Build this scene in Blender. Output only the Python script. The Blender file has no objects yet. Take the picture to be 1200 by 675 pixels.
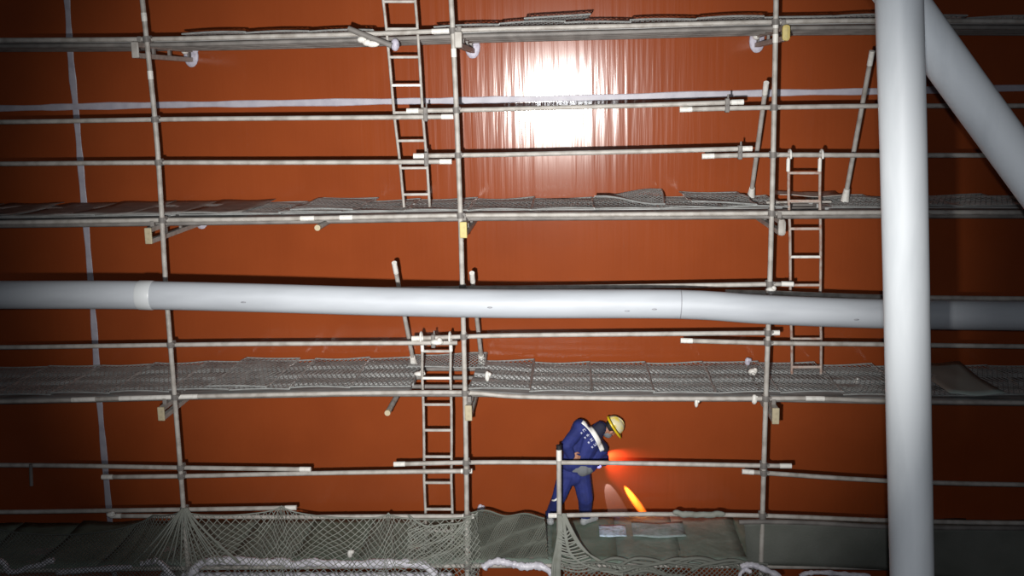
import bpy, bmesh, math, random
from mathutils import Vector, Matrix
from mathutils.bvhtree import BVHTree
random.seed(7)
SC = bpy.context.scene
COL = SC.collection
W, H, FPX = 1200.0, 675.0, 1260.0
D, DF = 13.7, 12.0
FR = DF - D                      # Y of the front row of poles (wall face is Y = 0)

# ------------------------------------------------------------------ camera
FX, FY, ROLL = 665.0, 105.0, math.radians(1.05)
c0 = Vector(((FX - W/2)/FPX, (H/2 - FY)/FPX, -1)).normalized()
c1 = Vector((math.cos(ROLL), math.sin(ROLL), 0)); c1 = (c1 - c0*c1.dot(c0)).normalized()
c2 = c1.cross(c0)
def ray(px, py):
    v = Vector(((px - W/2)/FPX, (H/2 - py)/FPX, -1))
    return Vector((v.dot(c1), v.dot(c0), v.dot(c2)))
HC = 0.0
def at(px, py, Y):
    d = ray(px, py); t = (Y + D)/d.y
    return Vector((d.x*t, Y, HC + d.z*t))
def atz(px, py, z):
    d = ray(px, py); t = (z - HC)/d.z
    return Vector((d.x*t, -D + d.y*t, z))
def proj(p):
    q = Vector((p.x, p.y + D, p.z - HC))
    x, y, z = (c1*q.x + c0*q.y + c2*q.z)
    return (W/2 - FPX*x/z, H/2 + FPX*y/z)
HC = 2.0 - at(600, 662, FR).z
CAMLOC = Vector((0, -D, HC))
cd = bpy.data.cameras.new('camera'); cam = bpy.data.objects.new('camera', cd); COL.objects.link(cam)
cam.matrix_world = Matrix.Translation(CAMLOC) @ Matrix((c1, c0, c2)).to_4x4()
cd.sensor_fit = 'HORIZONTAL'; cd.sensor_width = 36.0; cd.lens = 36.0*FPX/W
cd.clip_end = 200
SC.camera = cam
vs = SC.view_settings
vs.view_transform = 'Standard'; vs.look = 'None'; vs.gamma = 1; vs.exposure = 0; vs.use_curve_mapping = False

# ------------------------------------------------------------------ materials
def mat(name, color, rough=0.6, metal=0.0, spec=0.5, noise=None, bump=None, coat=0.0):
    """noise = (scale, color2, lo, hi[, stretch]); bump = (scale, strength, distance[, stretch])"""
    m = bpy.data.materials.new(name); m.use_nodes = True
    nt = m.node_tree; b = nt.nodes['Principled BSDF']
    b.inputs['Base Color'].default_value = (*color, 1); b.inputs['Roughness'].default_value = rough
    b.inputs['Metallic'].default_value = metal; b.inputs['Specular IOR Level'].default_value = spec
    if coat: b.inputs['Coat Weight'].default_value = coat
    tc = nt.nodes.new('ShaderNodeTexCoord')
    def nz(scale, stretch=(1, 1, 1), detail=4):
        mp = nt.nodes.new('ShaderNodeMapping'); mp.inputs['Scale'].default_value = stretch
        nt.links.new(tc.outputs['Object'], mp.inputs['Vector'])
        n = nt.nodes.new('ShaderNodeTexNoise'); n.inputs['Scale'].default_value = scale; n.inputs['Detail'].default_value = detail
        nt.links.new(mp.outputs['Vector'], n.inputs['Vector']); return n
    if noise:
        n = nz(noise[0], noise[4] if len(noise) > 4 else (1, 1, 1))
        r = nt.nodes.new('ShaderNodeMapRange'); r.inputs['From Min'].default_value = noise[2]; r.inputs['From Max'].default_value = noise[3]
        nt.links.new(n.outputs['Fac'], r.inputs['Value'])
        mx = nt.nodes.new('ShaderNodeMix'); mx.data_type = 'RGBA'
        mx.inputs[6].default_value = (*color, 1); mx.inputs[7].default_value = (*noise[1], 1)
        nt.links.new(r.outputs['Result'], mx.inputs[0]); nt.links.new(mx.outputs[2], b.inputs['Base Color'])
    if bump:
        n = nz(bump[0], bump[3] if len(bump) > 3 else (1, 1, 1), 3)
        bp = nt.nodes.new('ShaderNodeBump'); bp.inputs['Strength'].default_value = bump[1]; bp.inputs['Distance'].default_value = bump[2]
        nt.links.new(n.outputs['Fac'], bp.inputs['Height']); nt.links.new(bp.outputs['Normal'], b.inputs['Normal'])
    return m
M = {}
M['wall'] = mat('red_oxide_paint', (0.280, 0.060, 0.0165), 0.135, noise=(1.3, (0.252, 0.053, 0.0148), 0.35, 0.7),
                bump=(1.0, 0.28, 0.012, (11, 11, 0.5)))
M['floor'] = mat('hold_floor', (0.10, 0.06, 0.05), 0.7, noise=(3, (0.06, 0.04, 0.035), 0.4, 0.6))
M['seam'] = mat('pale_primer', (0.44, 0.43, 0.50), 0.45, noise=(6, (0.34, 0.33, 0.40), 0.4, 0.7))
M['steel'] = mat('galvanised_steel', (0.46, 0.44, 0.415), 0.5, noise=(9, (0.30, 0.275, 0.25), 0.42, 0.72), spec=0.4)
M['steel_dull'] = mat('dull_steel', (0.23, 0.215, 0.205), 0.6, noise=(5, (0.14, 0.13, 0.125), 0.4, 0.7))
M['steel_rust'] = mat('rusty_steel', (0.46, 0.39, 0.35), 0.55, noise=(14, (0.36, 0.20, 0.15), 0.45, 0.7))
M['mesh'] = mat('expanded_metal', (0.37, 0.385, 0.385), 0.45, noise=(7, (0.25, 0.26, 0.26), 0.4, 0.7), spec=0.6)
M['plank'] = mat('plank_steel', (0.37, 0.38, 0.385), 0.5, noise=(4, (0.19, 0.195, 0.195), 0.4, 0.65, (0.4, 3, 3)))
M['white'] = mat('white_tape', (0.80, 0.79, 0.76), 0.5, noise=(20, (0.62, 0.60, 0.56), 0.5, 0.75))
M['pipe_white'] = mat('pale_pipe_band', (0.56, 0.59, 0.62), 0.4)
M['sheet_mid'] = mat('grey_worn_sheet', (0.36, 0.45, 0.47), 0.8, spec=0.08, noise=(8, (0.25, 0.32, 0.30), 0.4, 0.65), bump=(16, 0.5, 0.02))
M['sheet_pale'] = mat('pale_sheet', (0.46, 0.56, 0.53), 0.5)
M['lavender'] = mat('pale_lavender_coat', (0.52, 0.50, 0.60), 0.5, noise=(25, (0.36, 0.34, 0.42), 0.45, 0.7))
M['beige'] = mat('beige_plate', (0.46, 0.40, 0.27), 0.6, noise=(20, (0.36, 0.31, 0.21), 0.45, 0.7))
M['yellow'] = mat('yellow_plate', (0.60, 0.50, 0.20), 0.6, noise=(20, (0.5, 0.42, 0.18), 0.45, 0.7))
M['pipe'] = mat('grey_pipe_paint', (0.41, 0.44, 0.485), 0.5, noise=(2.2, (0.35, 0.375, 0.415), 0.45, 0.75, (0.6, 3, 3)), spec=0.3)
M['post'] = mat('pale_grey_post_paint', (0.74, 0.78, 0.82), 0.5, noise=(2.2, (0.62, 0.66, 0.70), 0.45, 0.75, (3, 3, 0.6)), spec=0.3)
M['pipe_dark'] = mat('pipe_seam', (0.24, 0.25, 0.28), 0.5)
M['olive'] = mat('olive_sheet', (0.17, 0.225, 0.185), 0.75, spec=0.15, noise=(3, (0.22, 0.28, 0.235), 0.45, 0.7), bump=(5, 0.5, 0.03))
M['olive2'] = mat('grey_green_sheet', (0.21, 0.27, 0.235), 0.7, spec=0.2, noise=(5, (0.27, 0.335, 0.30), 0.45, 0.7), bump=(7, 0.5, 0.03))
M['pale'] = mat('pale_worn_sheet', (0.62, 0.78, 0.95), 0.8, spec=0.05, noise=(13, (0.36, 0.45, 0.50), 0.45, 0.65), bump=(20, 0.6, 0.02))
M['debris'] = mat('debris_sheet', (0.115, 0.125, 0.11), 0.7, noise=(2, (0.15, 0.16, 0.145), 0.4, 0.7), bump=(60, 0.5, 0.01))
M['net'] = mat('net_twine', (0.27, 0.285, 0.26), 0.8, noise=(8, (0.22, 0.23, 0.20), 0.4, 0.7))
M['net_dark'] = mat('net_twine_dark', (0.17, 0.18, 0.16), 0.8)
M['net_fine'] = mat('net_twine_fine', (0.125, 0.135, 0.115), 0.8)
M['net_dim'] = mat('net_twine_dim', (0.10, 0.11, 0.10), 0.8)
M['plastic'] = mat('white_plastic_wrap', (0.74, 0.73, 0.82), 0.35, noise=(9, (0.54, 0.53, 0.62), 0.45, 0.7), bump=(12, 0.7, 0.03))
M['navy'] = mat('navy_cloth', (0.018, 0.029, 0.18), 0.8, noise=(10, (0.013, 0.021, 0.13), 0.4, 0.7), bump=(14, 0.5, 0.02))
M['dark_navy'] = mat('dark_yoke_cloth', (0.018, 0.02, 0.045), 0.8)
M['skin'] = mat('skin', (0.42, 0.20, 0.13), 0.55)
M['hair'] = mat('black_hair', (0.012, 0.01, 0.01), 0.6)
M['reflective'] = mat('reflective_tape', (0.97, 0.97, 0.96), 0.35)
M['print'] = mat('pale_print', (0.55, 0.58, 0.75), 0.6)
M['grey_cloth'] = mat('grey_cloth', (0.17, 0.18, 0.20), 0.8)
M['boot'] = mat('grey_boot', (0.36, 0.38, 0.40), 0.6, noise=(15, (0.28, 0.3, 0.31), 0.4, 0.7))
M['boot_dark'] = mat('dark_cuff', (0.02, 0.025, 0.05), 0.7)
M['helmet'] = mat('yellow_helmet', (0.80, 0.58, 0.02), 0.3)
M['helmet_top'] = mat('helmet_crown_glare', (0.72, 0.66, 0.42), 0.3, noise=(14, (0.78, 0.62, 0.10), 0.48, 0.62))  # blown-out highlight on the yellow shell, painted in as a pale crown colour
M['black'] = mat('black_plastic', (0.02, 0.02, 0.025), 0.4)
M['glove'] = mat('dark_glove', (0.03, 0.03, 0.04), 0.7)
def emis(name, color, s):
    m = bpy.data.materials.new(name); m.use_nodes = True
    b = m.node_tree.nodes['Principled BSDF']
    b.inputs['Emission Color'].default_value = (*color, 1); b.inputs['Emission Strength'].default_value = s
    b.inputs['Base Color'].default_value = (0.1, 0.1, 0.1, 1)
    return m
M['lens'] = emis('lamp_lens', (0.35, 0.35, 1.0), 1.6)

# ------------------------------------------------------------------ mesh builder
class MB:
    def __init__(s): s.bm = bmesh.new()
    def tube(s, pts, r, n=8, cap=True, r2=None):
        pts = [Vector(p) for p in pts]; k = len(pts); rings = []
        rs = r if isinstance(r, (list, tuple)) else [r + ((r2 - r)*i/(k-1) if r2 is not None else 0) for i in range(k)]
        T = []
        for i in range(k):
            a = pts[max(i-1, 0)]; b = pts[min(i+1, k-1)]
            t = (b - a); T.append(t.normalized() if t.length > 1e-9 else Vector((0, 0, 1)))
        t = T[0]; up = Vector((0, 0, 1)) if abs(t.z) < 0.9 else Vector((1, 0, 0))
        u = t.cross(up).normalized()
        for i in range(k):
            t = T[i]; u = (u - t*u.dot(t)).normalized(); v = t.cross(u)
            rings.append([s.bm.verts.new(pts[i] + (u*math.cos(2*math.pi*j/n) + v*math.sin(2*math.pi*j/n))*rs[i]) for j in range(n)])
        for i in range(k-1):
            for j in range(n):
                f = s.bm.faces.new((rings[i][j], rings[i][(j+1) % n], rings[i+1][(j+1) % n], rings[i+1][j])); f.smooth = n > 4
        if cap:
            s.bm.faces.new([s.bm.verts.new(v.co) for v in rings[0][::-1]]); s.bm.faces.new([s.bm.verts.new(v.co) for v in rings[-1]])
        return s
    def box(s, c, sx, sy, sz, ax=None, bev=0.0):
        c = Vector(c); ax = ax or (Vector((1, 0, 0)), Vector((0, 1, 0)), Vector((0, 0, 1)))
        vs_ = []
        for k in (-1, 1):
            for j in (-1, 1):
                for i in (-1, 1):
                    vs_.append(s.bm.verts.new(c + ax[0]*(i*sx/2) + ax[1]*(j*sy/2) + ax[2]*(k*sz/2)))
        fs = [s.bm.faces.new([vs_[q] for q in f]) for f in ((0, 2, 3, 1), (4, 5, 7, 6), (0, 1, 5, 4), (2, 6, 7, 3), (0, 4, 6, 2), (1, 3, 7, 5))]
        if bev:
            es = list({e for f in fs for e in f.edges})
            bmesh.ops.bevel(s.bm, geom=es, offset=bev, segments=2, affect='EDGES', profile=0.5)
        return s
    def bar(s, a, b, w, h, up=Vector((0, 0, 1)), bev=0.0):
        a, b = Vector(a), Vector(b); t = (b - a).normalized(); x = t.cross(up).normalized(); z = x.cross(t)
        return s.box((a + b)/2, (b - a).length, w, h, (t, x, z), bev)
    def ball(s, c, r, sc=(1, 1, 1), rot=None, n=12):
        m = Matrix.Translation(Vector(c)) @ ((rot or Matrix.Identity(3)).to_4x4()) @ Matrix.Diagonal((r*sc[0], r*sc[1], r*sc[2], 1))
        g = bmesh.ops.create_uvsphere(s.bm, u_segments=n, v_segments=max(6, n*2//3), radius=1, matrix=m)
        for v in g['verts']:
            for f in v.link_faces: f.smooth = True
        return s
    def cap(s, a, b, ra, rb, n=12):          # tapered capsule with round ends
        s.ball(a, ra, n=n); s.ball(b, rb, n=n); s.tube([a, b], ra, n, True, rb); bmesh.ops.remove_doubles(s.bm, verts=s.bm.verts, dist=1e-6); return s
    def mesh(s, name, m, origin=Vector((0, 0, 0))):
        bmesh.ops.recalc_face_normals(s.bm, faces=s.bm.faces)
        me = bpy.data.meshes.new(name)
        bmesh.ops.translate(s.bm, vec=-Vector(origin), verts=s.bm.verts)
        s.bm.to_mesh(me); s.bm.free()
        for q in (m if isinstance(m, (list, tuple)) else [m]): me.materials.append(q)
        return me
    def obj(s, name, m, parent=None, origin=None):
        org = Vector(origin) if origin is not None else (parent_loc(parent) if parent else Vector((0, 0, 0)))
        o = bpy.data.objects.new(name, s.mesh(name, m, org)); COL.objects.link(o)
        if parent:
            o.parent = parent; o.location = org - parent_loc(parent)
        else: o.location = org
        return o
def parent_loc(p):
    v = Vector(p.location)
    return v + parent_loc(p.parent) if p.parent else v
def tag(o, label, cat, group=None, kind=None):
    o['label'] = label; o['category'] = cat
    if group: o['group'] = group
    if kind: o['kind'] = kind
    return o
def thing(name, label, cat, loc, group=None, kind=None):
    o = bpy.data.objects.new(name, None); COL.objects.link(o); o.location = loc; o.empty_display_size = 0.1
    return tag(o, label, cat, group, kind)
def smooth_pts(P, sub=4):
    """Catmull-Rom through the points"""
    out = []
    for i in range(len(P)-1):
        p0, p1, p2, p3 = P[max(i-1, 0)], P[i], P[i+1], P[min(i+2, len(P)-1)]
        for k in range(sub):
            t = k/sub
            out.append(0.5*((2*p1) + (p2-p0)*t + (2*p0-5*p1+4*p2-p3)*t*t + (3*p1-p0-3*p2+p3)*t**3))
    out.append(P[-1]); return out
def remeshed(mb, name, m, voxel, smooth_it, parent, origin):
    me = mb.mesh(name, m, origin)
    o = bpy.data.objects.new(name, me); COL.objects.link(o)
    r = o.modifiers.new('r', 'REMESH'); r.mode = 'VOXEL'; r.voxel_size = voxel; r.use_smooth_shade = True
    sm = o.modifiers.new('s', 'SMOOTH'); sm.iterations = smooth_it; sm.factor = 0.5
    dg = bpy.context.evaluated_depsgraph_get(); dg.update()
    me2 = bpy.data.meshes.new_from_object(o.evaluated_get(dg)); me2.name = name
    o.modifiers.clear(); o.data = me2
    if not me2.materials: me2.materials.append(m)
    if parent: o.parent = parent; o.location = Vector(origin) - parent_loc(parent)
    else: o.location = origin
    return o

# ------------------------------------------------------------------ setting
def structure(o): o['kind'] = 'structure'; return o
structure(MB().box((0, 0.1, 6), 22, 0.2, 12).obj('wall_back', M['wall'], origin=(0, 0.1, 0)))
structure(MB().box((0, -5.0, -0.05), 22, 10.4, 0.1).obj('floor', M['floor'], origin=(0, -5, -0.05)))
def wall_stripe(name, pts, w, th=0.008):
    P = smooth_pts([at(x, y, 0) for x, y in pts], 5)
    mb = MB(); prev = None
    for i, p in enumerate(P):
        a = P[max(i-1, 0)]; b = P[min(i+1, len(P)-1)]; t = (b-a).normalized(); nrm = Vector((-t.z, 0, t.x))
        ww = w*(1 + 0.12*math.sin(i*1.7) + 0.08*math.sin(i*0.6+1))
        ring = [mb.bm.verts.new(p + nrm*s*ww/2 + Vector((0, y, 0))) for s, y in ((-1, 0.0), (-.8, -th), (.8, -th), (1, 0.0))]
        if prev:
            for j in range(3): mb.bm.faces.new((prev[j], prev[j+1], ring[j+1], ring[j]))
        prev = ring
    return structure(mb.obj(name, M['seam'], origin=P[0]))
wall_stripe('trim_1', [(-260, 129.5), (0, 127), (90, 125), (190, 123), (300, 121.5), (450, 119), (530, 118), (600, 116.5), (750, 113), (900, 109), (1030, 107), (1200, 103), (1490, 101)], 0.082)
wall_stripe('trim_2', [(73, -60), (78.5, 0), (83, 70), (89, 130), (95, 200), (103, 290), (110, 380), (114, 440), (119, 500), (127, 590), (133, 660), (138, 730)], 0.082, 0.005)

# ------------------------------------------------------------------ standards (poles)
R = 0.0285
POLES = [
 ('left', [(166.8, 0), (176, 85), (184.3, 170), (189.5, 250), (194, 330), (201, 420), (208, 505), (215, 595), (221, 675)]),
 ('middle', [(528.7, 0), (533, 85), (536.5, 170), (539.5, 250), (541.8, 335), (544, 420), (545.8, 505), (547, 600), (547.6, 675)]),
 ('right', [(909.5, 0), (908, 85), (906.3, 170), (904.3, 250), (902, 335), (899, 420), (896.3, 505), (893.6, 600), (891.5, 675)]),
]
POLEX = {}
def pole_x(name, y):
    P = dict(POLES)[name]
    for (x0, y0), (x1, y1) in zip(P, P[1:]):
        if y <= y1: return x0 + (x1-x0)*(y-y0)/(y1-y0)
    return P[-1][0]
for nm, pts in POLES:
    P = smooth_pts([at(x, y, FR) for x, y in pts], 3)
    top = P[0] + (P[0]-P[3]).normalized()*1.3
    bot = Vector((P[-1].x + (P[-1].x-P[-3].x)*0.5, FR, 0.012))
    mb = MB(); mb.tube([top] + P + [bot], R, 12)
    o = mb.obj('scaffold_pole', M['steel'], origin=bot)
    tag(o, {'left': 'upright steel scaffold pole nearest the pale vertical wall seam',
            'middle': 'upright steel scaffold pole just beside the long bottom ladder',
            'right': 'upright steel scaffold pole nearest the thick grey post'}[nm], 'scaffold pole', 'upright scaffold poles')
    MB().box((bot.x, FR, 0.006), 0.15, 0.15, 0.012).obj('base_plate', M['steel'], parent=o)
    # sleeve joints and weathered white bands seen on the pole
    for yy in ({'left': (20, 88), 'middle': (62,), 'right': (28, 45)}[nm]):
        a = at(pole_x(nm, yy-5), yy-5, FR); b = at(pole_x(nm, yy+5), yy+5, FR)
        MB().tube([a, b], R+0.003, 12).obj('paint_band', M['white'], parent=o)['label'] = 'worn white band on pole'

# ------------------------------------------------------------------ ledgers, guard rails
RY = FR + 0.0625
def rail(name, pts, label, cat, group, ends='', Y=RY, r=0.027, m='steel'):
    P = smooth_pts([at(x, y, Y) for x, y in pts], 3)
    o = MB().tube(P, r, 10).obj(name, M[m], origin=P[0])
    tag(o, label, cat, group)
    for e in ends:
        a, b = (P[0], P[1]) if e == 's' else (P[-1], P[-2])
        t = (b-a).normalized()
        MB().tube([a - t*0.004, a + t*0.13], r+0.0035, 10).obj('end_tape', M['white'], parent=o)['label'] = 'white taped pipe end'
    return P
RAILS = []
G2 = 'guard pipes above the second platform'; G3 = 'guard pipes above the third platform'; G4 = 'guard pipes above the bottom platform'
def gr(pts, label, group, ends=''):
    RAILS.append((pts, rail('guard_rail', pts, label, 'guard rail', group, ends), label))
gr([(-260, 144), (0, 143), (180, 140), (300, 138.8), (460, 137.5), (531, 136.8)], 'long guard pipe just under the pale wall stripe, ending at the middle pole', G2, 'e')
gr([(477, 130), (540, 129), (600, 127.7), (750, 123.5), (871, 119.5)], 'guard pipe crossing the bright glare, starting at the top ladder', G2, 'se')
gr([(797, 128.5), (900, 126), (1030, 124.2), (1200, 124), (1490, 124)], 'guard pipe under the pale stripe, running right behind the thick grey post', G2, 's')
gr([(-260, 193.5), (0, 192), (185, 190.5), (300, 190.5), (460, 190), (529, 189.3)], 'lower guard pipe over the second platform, left length ending by middle pole', G2, 'e')
gr([(485, 182.8), (536, 182), (600, 181), (750, 177.5), (881, 174)], 'lower guard pipe below the glare, between the middle and right poles', G2, 'se')
gr([(823, 183.2), (900, 181.5), (1030, 182), (1160, 182), (1490, 183)], 'lower guard pipe that the middle ladder hooks over, running behind the grey post', G2, 's')
gr([(-260, 339), (0, 338), (200, 338), (380, 342), (530, 346)], 'guard pipe hidden directly behind the thick horizontal pipe, left length', G3)
gr([(452, 339), (540, 337.6), (600, 337.3), (750, 335.5), (900, 333), (916, 332.6)], 'guard pipe peeping above the thick horizontal pipe, ending past right pole', G3, 'e')
gr([(850, 342), (900, 343), (960, 345.5), (1040, 348), (1200, 350), (1490, 351)], 'guard pipe lying just above the thick horizontal pipe at its right end', G3)
gr([(-260, 408.5), (0, 407), (110, 405.5), (200, 404.2), (300, 403), (480, 402), (536, 401.7)], 'guard pipe beneath the thick horizontal pipe, left length ending at bottom ladder', G3, '')
gr([(483, 396.8), (545, 394.5), (600, 393), (750, 391.5), (913, 390)], 'guard pipe that the bottom ladder hooks over, ending past the right pole', G3, 'se')
gr([(798, 399), (900, 402), (1030, 403.5), (1200, 406), (1490, 407)], 'guard pipe below the thick pipe, running right past the middle ladder foot', G3, 's')
gr([(-260, 544), (0, 545), (100, 546), (210, 548), (364, 550)], 'upper guard pipe over the bottom platform at far left, white end free', G4, 'e')
gr([(120, 559), (210, 558), (300, 556), (430, 553.5), (553, 552)], 'guard pipe over the bottom platform from the pale seam to the middle pole', G4, 'se')
gr([(462, 544), (560, 541.8), (655, 542), (750, 543), (890, 545.6), (927, 546)], 'guard pipe crossing in front of the worker at waist height', G4, 'se')
gr([(870, 552.5), (900, 554.5), (1040, 563.5), (1200, 568), (1490, 570)], 'guard pipe over the bottom platform running right behind the thick grey post', G4, 's')
gr([(-260, 601), (0, 600), (100, 598.7), (220, 597), (347, 595)], 'lowest guard pipe at far left above the draped net, white end free', G4, 'e')
gr([(130, 604.5), (210, 605), (330, 606), (430, 605.3), (555, 605)], 'pipe carrying the pale diamond net, from the left pole to the middle pole', G4, 'se')
gr([(643, 604.3), (760, 602.5), (900, 604.5), (1040, 610), (1200, 613), (1490, 615)], 'lowest guard pipe starting at the worker feet and running right', G4, 's')

LEDG = {1: [(-260, 48), (0, 47), (170, 46), (300, 43), (440, 39.5), (530, 36), (600, 33.5), (750, 30), (890, 26), (1030, 24), (1200, 25), (1490, 26)],
        2: [(-260, 263), (0, 261), (180, 258), (300, 257), (430, 254.5), (540, 252.5), (600, 252), (700, 251.5), (890, 250), (960, 249.5), (1040, 249), (1200, 249), (1490, 250)],
        3: [(-260, 473), (0, 470.5), (120, 467.5), (232, 464.5), (400, 461), (540, 460), (610, 465), (760, 467), (890, 467), (960, 467), (1040, 470), (1200, 472), (1490, 474)],
        4: [(-260, 672), (0, 669), (200, 666), (400, 664), (600, 663), (800, 663), (1000, 665), (1200, 668), (1490, 670)]}
LP = {}
names = {1: 'top', 2: 'second', 3: 'third', 4: 'bottom'}
for lv, pts in LEDG.items():
    LP[lv] = rail('ledger_pipe', pts, 'long steel edge pipe along the front of the %s platform' % names[lv], 'ledger pipe', 'front edge pipes of the platforms')
def zl(lv, X):
    P = LP[lv]
    for a, b in zip(P, P[1:]):
        if X <= b.x: return a.z + (b.z-a.z)*(X-a.x)/(b.x-a.x)
    return P[-1].z
for lv, xa, xb in ((2, 398, 413), (2, 352, 368), (3, 84, 112), (3, 140, 232), (3, 944, 966), (1, 506, 528)):
    par = [o for o in bpy.data.objects if o.name.startswith('ledger_pipe')][lv-1]
    P = LP[lv]; Q = []
    for px in (xa, (xa+xb)/2, xb):
        X = at(px, 250 if lv == 2 else 466 if lv == 3 else 36, RY).x; Q.append(Vector((X, RY, zl(lv, X))))
    MB().tube(Q, 0.030, 10).obj('paint_band', M['white'], parent=par)['label'] = 'worn white stretch of the pipe'
Z0 = {lv: zl(lv, 0) + 0.03 for lv in LP}
# bearers under the planks
for lv in (1, 2, 3, 4):
    for k, (Y, wh) in enumerate(((-1.48, 'front row'), (-1.13, 'outer half'), (-0.72, 'middle'), (-0.30, 'wall side'))):
        P = [Vector((x, Y, zl(lv, x) - 0.0575)) for x in [-9 + i*1.6 for i in range(11)]]
        tag(MB().tube(P, 0.027, 8).obj('bearer_pipe', M['steel_dull'], origin=P[0]),
            'long steel pipe under the %s of the %s platform floor' % (wh, names[lv]), 'bearer pipe', 'bearer pipes under the platforms')

# couplers
def coupler_mesh():
    mb = MB()
    mb.tube([(0, 0, -0.033), (0, 0, 0.033)], 0.041, 10)
    mb.tube([(-0.033, 0.0625, 0), (0.033, 0.0625, 0)], 0.041, 10)
    mb.box((0, 0.03, 0), 0.05, 0.05, 0.05)
    mb.tube([(0.045, -0.02, 0.012), (0.045, 0.05, 0.012)], 0.009, 6)
    mb.tube([(0.045, -0.032, 0.012), (0.045, -0.02, 0.012)], 0.016, 6)
    return mb.mesh('coupler', M['steel_dull'])
CM = coupler_mesh()
def coupler(p, label, group):
    o = bpy.data.objects.new('pipe_coupler', CM); COL.objects.link(o); o.location = p
    o.rotation_euler = (0, random.uniform(-.1, .1), 0); tag(o, label, 'coupler', group)
for pts, P, lab in RAILS:
    for nm, _ in POLES:
        for (x0, y0), (x1, y1) in zip(pts, pts[1:]):
            x = pole_x(nm, (y0+y1)/2)
            if x0 <= x < x1:
                y = y0 + (y1-y0)*(x-x0)/(x1-x0); p = at(pole_x(nm, y), y, FR)
                short = ' '.join(lab.split(',')[0].split()[:11])
                coupler(p, 'coupler on %s pole for %s' % (nm, short), 'couplers on the scaffold poles')
for lv, pts in LEDG.items():
    for nm, _ in POLES:
        for (x0, y0), (x1, y1) in zip(pts, pts[1:]):
            x = pole_x(nm, (y0+y1)/2)
            if x0 <= x < x1:
                y = y0 + (y1-y0)*(x-x0)/(x1-x0)
                coupler(at(pole_x(nm, y), y, FR), 'coupler clamping %s pole to edge pipe of the %s platform' % (nm, names[lv]), 'couplers on the scaffold poles')
def swivel(px, py, label):
    p = at(px, py, RY)
    mb = MB(); mb.box(p + Vector((0, -0.005, 0)), 0.05, 0.085, 0.155, bev=0.012)
    mb.tube([p + Vector((0, -0.085, 0)), p + Vector((0, -0.04, 0))], 0.012, 6)
    mb.tube([p + Vector((0.01, 0, 0.07)), p + Vector((0.01, 0, 0.12))], 0.01, 6)
    tag(mb.obj('swivel_coupler', M['steel_dull'], origin=p), label, 'coupler', 'couplers joining overlapping guard pipes')
swivel(852, 123.5, 'coupler joining two overlapping guard pipes just right of the glare')
swivel(867, 178.6, 'coupler joining two lower guard pipes right below the glare')
swivel(499, 134, 'coupler joining overlapping guard pipes on the top ladder')
swivel(500, 186.5, 'coupler joining overlapping lower guard pipes near the top ladder foot')
swivel(508, 399.5, 'coupler joining overlapping guard pipes between the bottom ladder hooks')

# ------------------------------------------------------------------ cantilever brackets to the wall
def bracket(front, lv, label, platemat, tube=False, lug=True, rounded=False):
    px, py0, py1 = front
    Yf = FR - 0.09
    c = at(px, (py0+py1)/2, Yf); h = abs(at(px, py0, Yf).z - at(px, py1, Yf).z)
    t = thing('wall_bracket', label, 'bracket', Vector((c.x, 0, c.z)), 'brackets carrying the platforms')
    for s, nme in ((1, 'top_bar'), (-1, 'bottom_bar')):
        MB().bar((c.x, Yf, c.z + s*(h/2 - 0.0275)), (c.x, -0.012, c.z + s*(h/2 - 0.0275)), 0.06, 0.055, bev=0.006).obj(nme, M['steel'], parent=t)
    for yy in (-1.25, -0.75):
        MB().box((c.x, yy, c.z), 0.03, 0.05, h - 0.11).obj('spacer', M['steel_dull'], parent=t)
    MB().box((c.x, Yf, c.z), 0.082, 0.03, h, bev=0.03 if rounded else 0.01).obj('end_plate', M[platemat], parent=t)
    if lug:
        mb = MB(); mb.ball((c.x, -0.004, c.z - 0.01), 0.13, (0.75, 0.12, 1.1))
        mb.ball((c.x + 0.04, -0.004, c.z + 0.07), 0.07, (0.9, 0.14, 0.9))
        mb.obj('wall_lug', M['lavender'], parent=t)['label'] = 'pale coated lug on the wall'
        MB().box((c.x, -0.06, c.z), 0.02, 0.12, h*0.9, bev=0.005).obj('lug_plate', M['steel_dull'], parent=t)
        MB().ball((c.x - 0.03, -0.13, c.z + h/2 - 0.03), 0.05, (1, 1, 1.1)).obj('tape_wrap', M['white'], parent=t)
    # hanger clamping the bracket to the pole line
    MB().box((c.x, FR + 0.06, c.z + h/2 + 0.03), 0.05, 0.06, 0.07, bev=0.01).obj('clamp', M['steel_dull'], parent=t)
bracket((158.5, 49, 68), 1, 'bracket under the top platform at the left pole, pale lug behind', 'steel')
bracket((537, 37, 56), 1, 'bracket under the top platform at the middle pole', 'steel')
bracket((921, 29, 48), 1, 'bracket under the top platform at right pole with yellow rounded end', 'yellow', rounded=True)
bracket((174, 267, 286), 2, 'bracket under the second platform at the left pole with beige end', 'beige')
bracket((543, 260, 279), 2, 'bracket under the second platform at middle pole with yellow end', 'yellow', lug=False)
bracket((916, 257, 276), 2, 'bracket under the second platform at right pole with rounded grey end', 'steel', lug=False, rounded=True)
bracket((189, 477, 493), 3, 'bracket under the third platform at the left pole', 'beige', lug=False)
bracket((549, 475, 493), 3, 'bracket under the third platform at middle pole with beige end', 'beige', lug=False)
bracket((909, 478, 497), 3, 'bracket under the third platform at right pole with pale beige end', 'beige', lug=False)
bracket((200, 684, 702), 4, 'bracket under the bottom platform at the left pole', 'beige', lug=False)
bracket((548, 684, 702), 4, 'bracket under the bottom platform at the middle pole', 'beige', lug=False)
bracket((905, 684, 702), 4, 'bracket under the bottom platform at the right pole', 'beige', lug=False)
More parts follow.
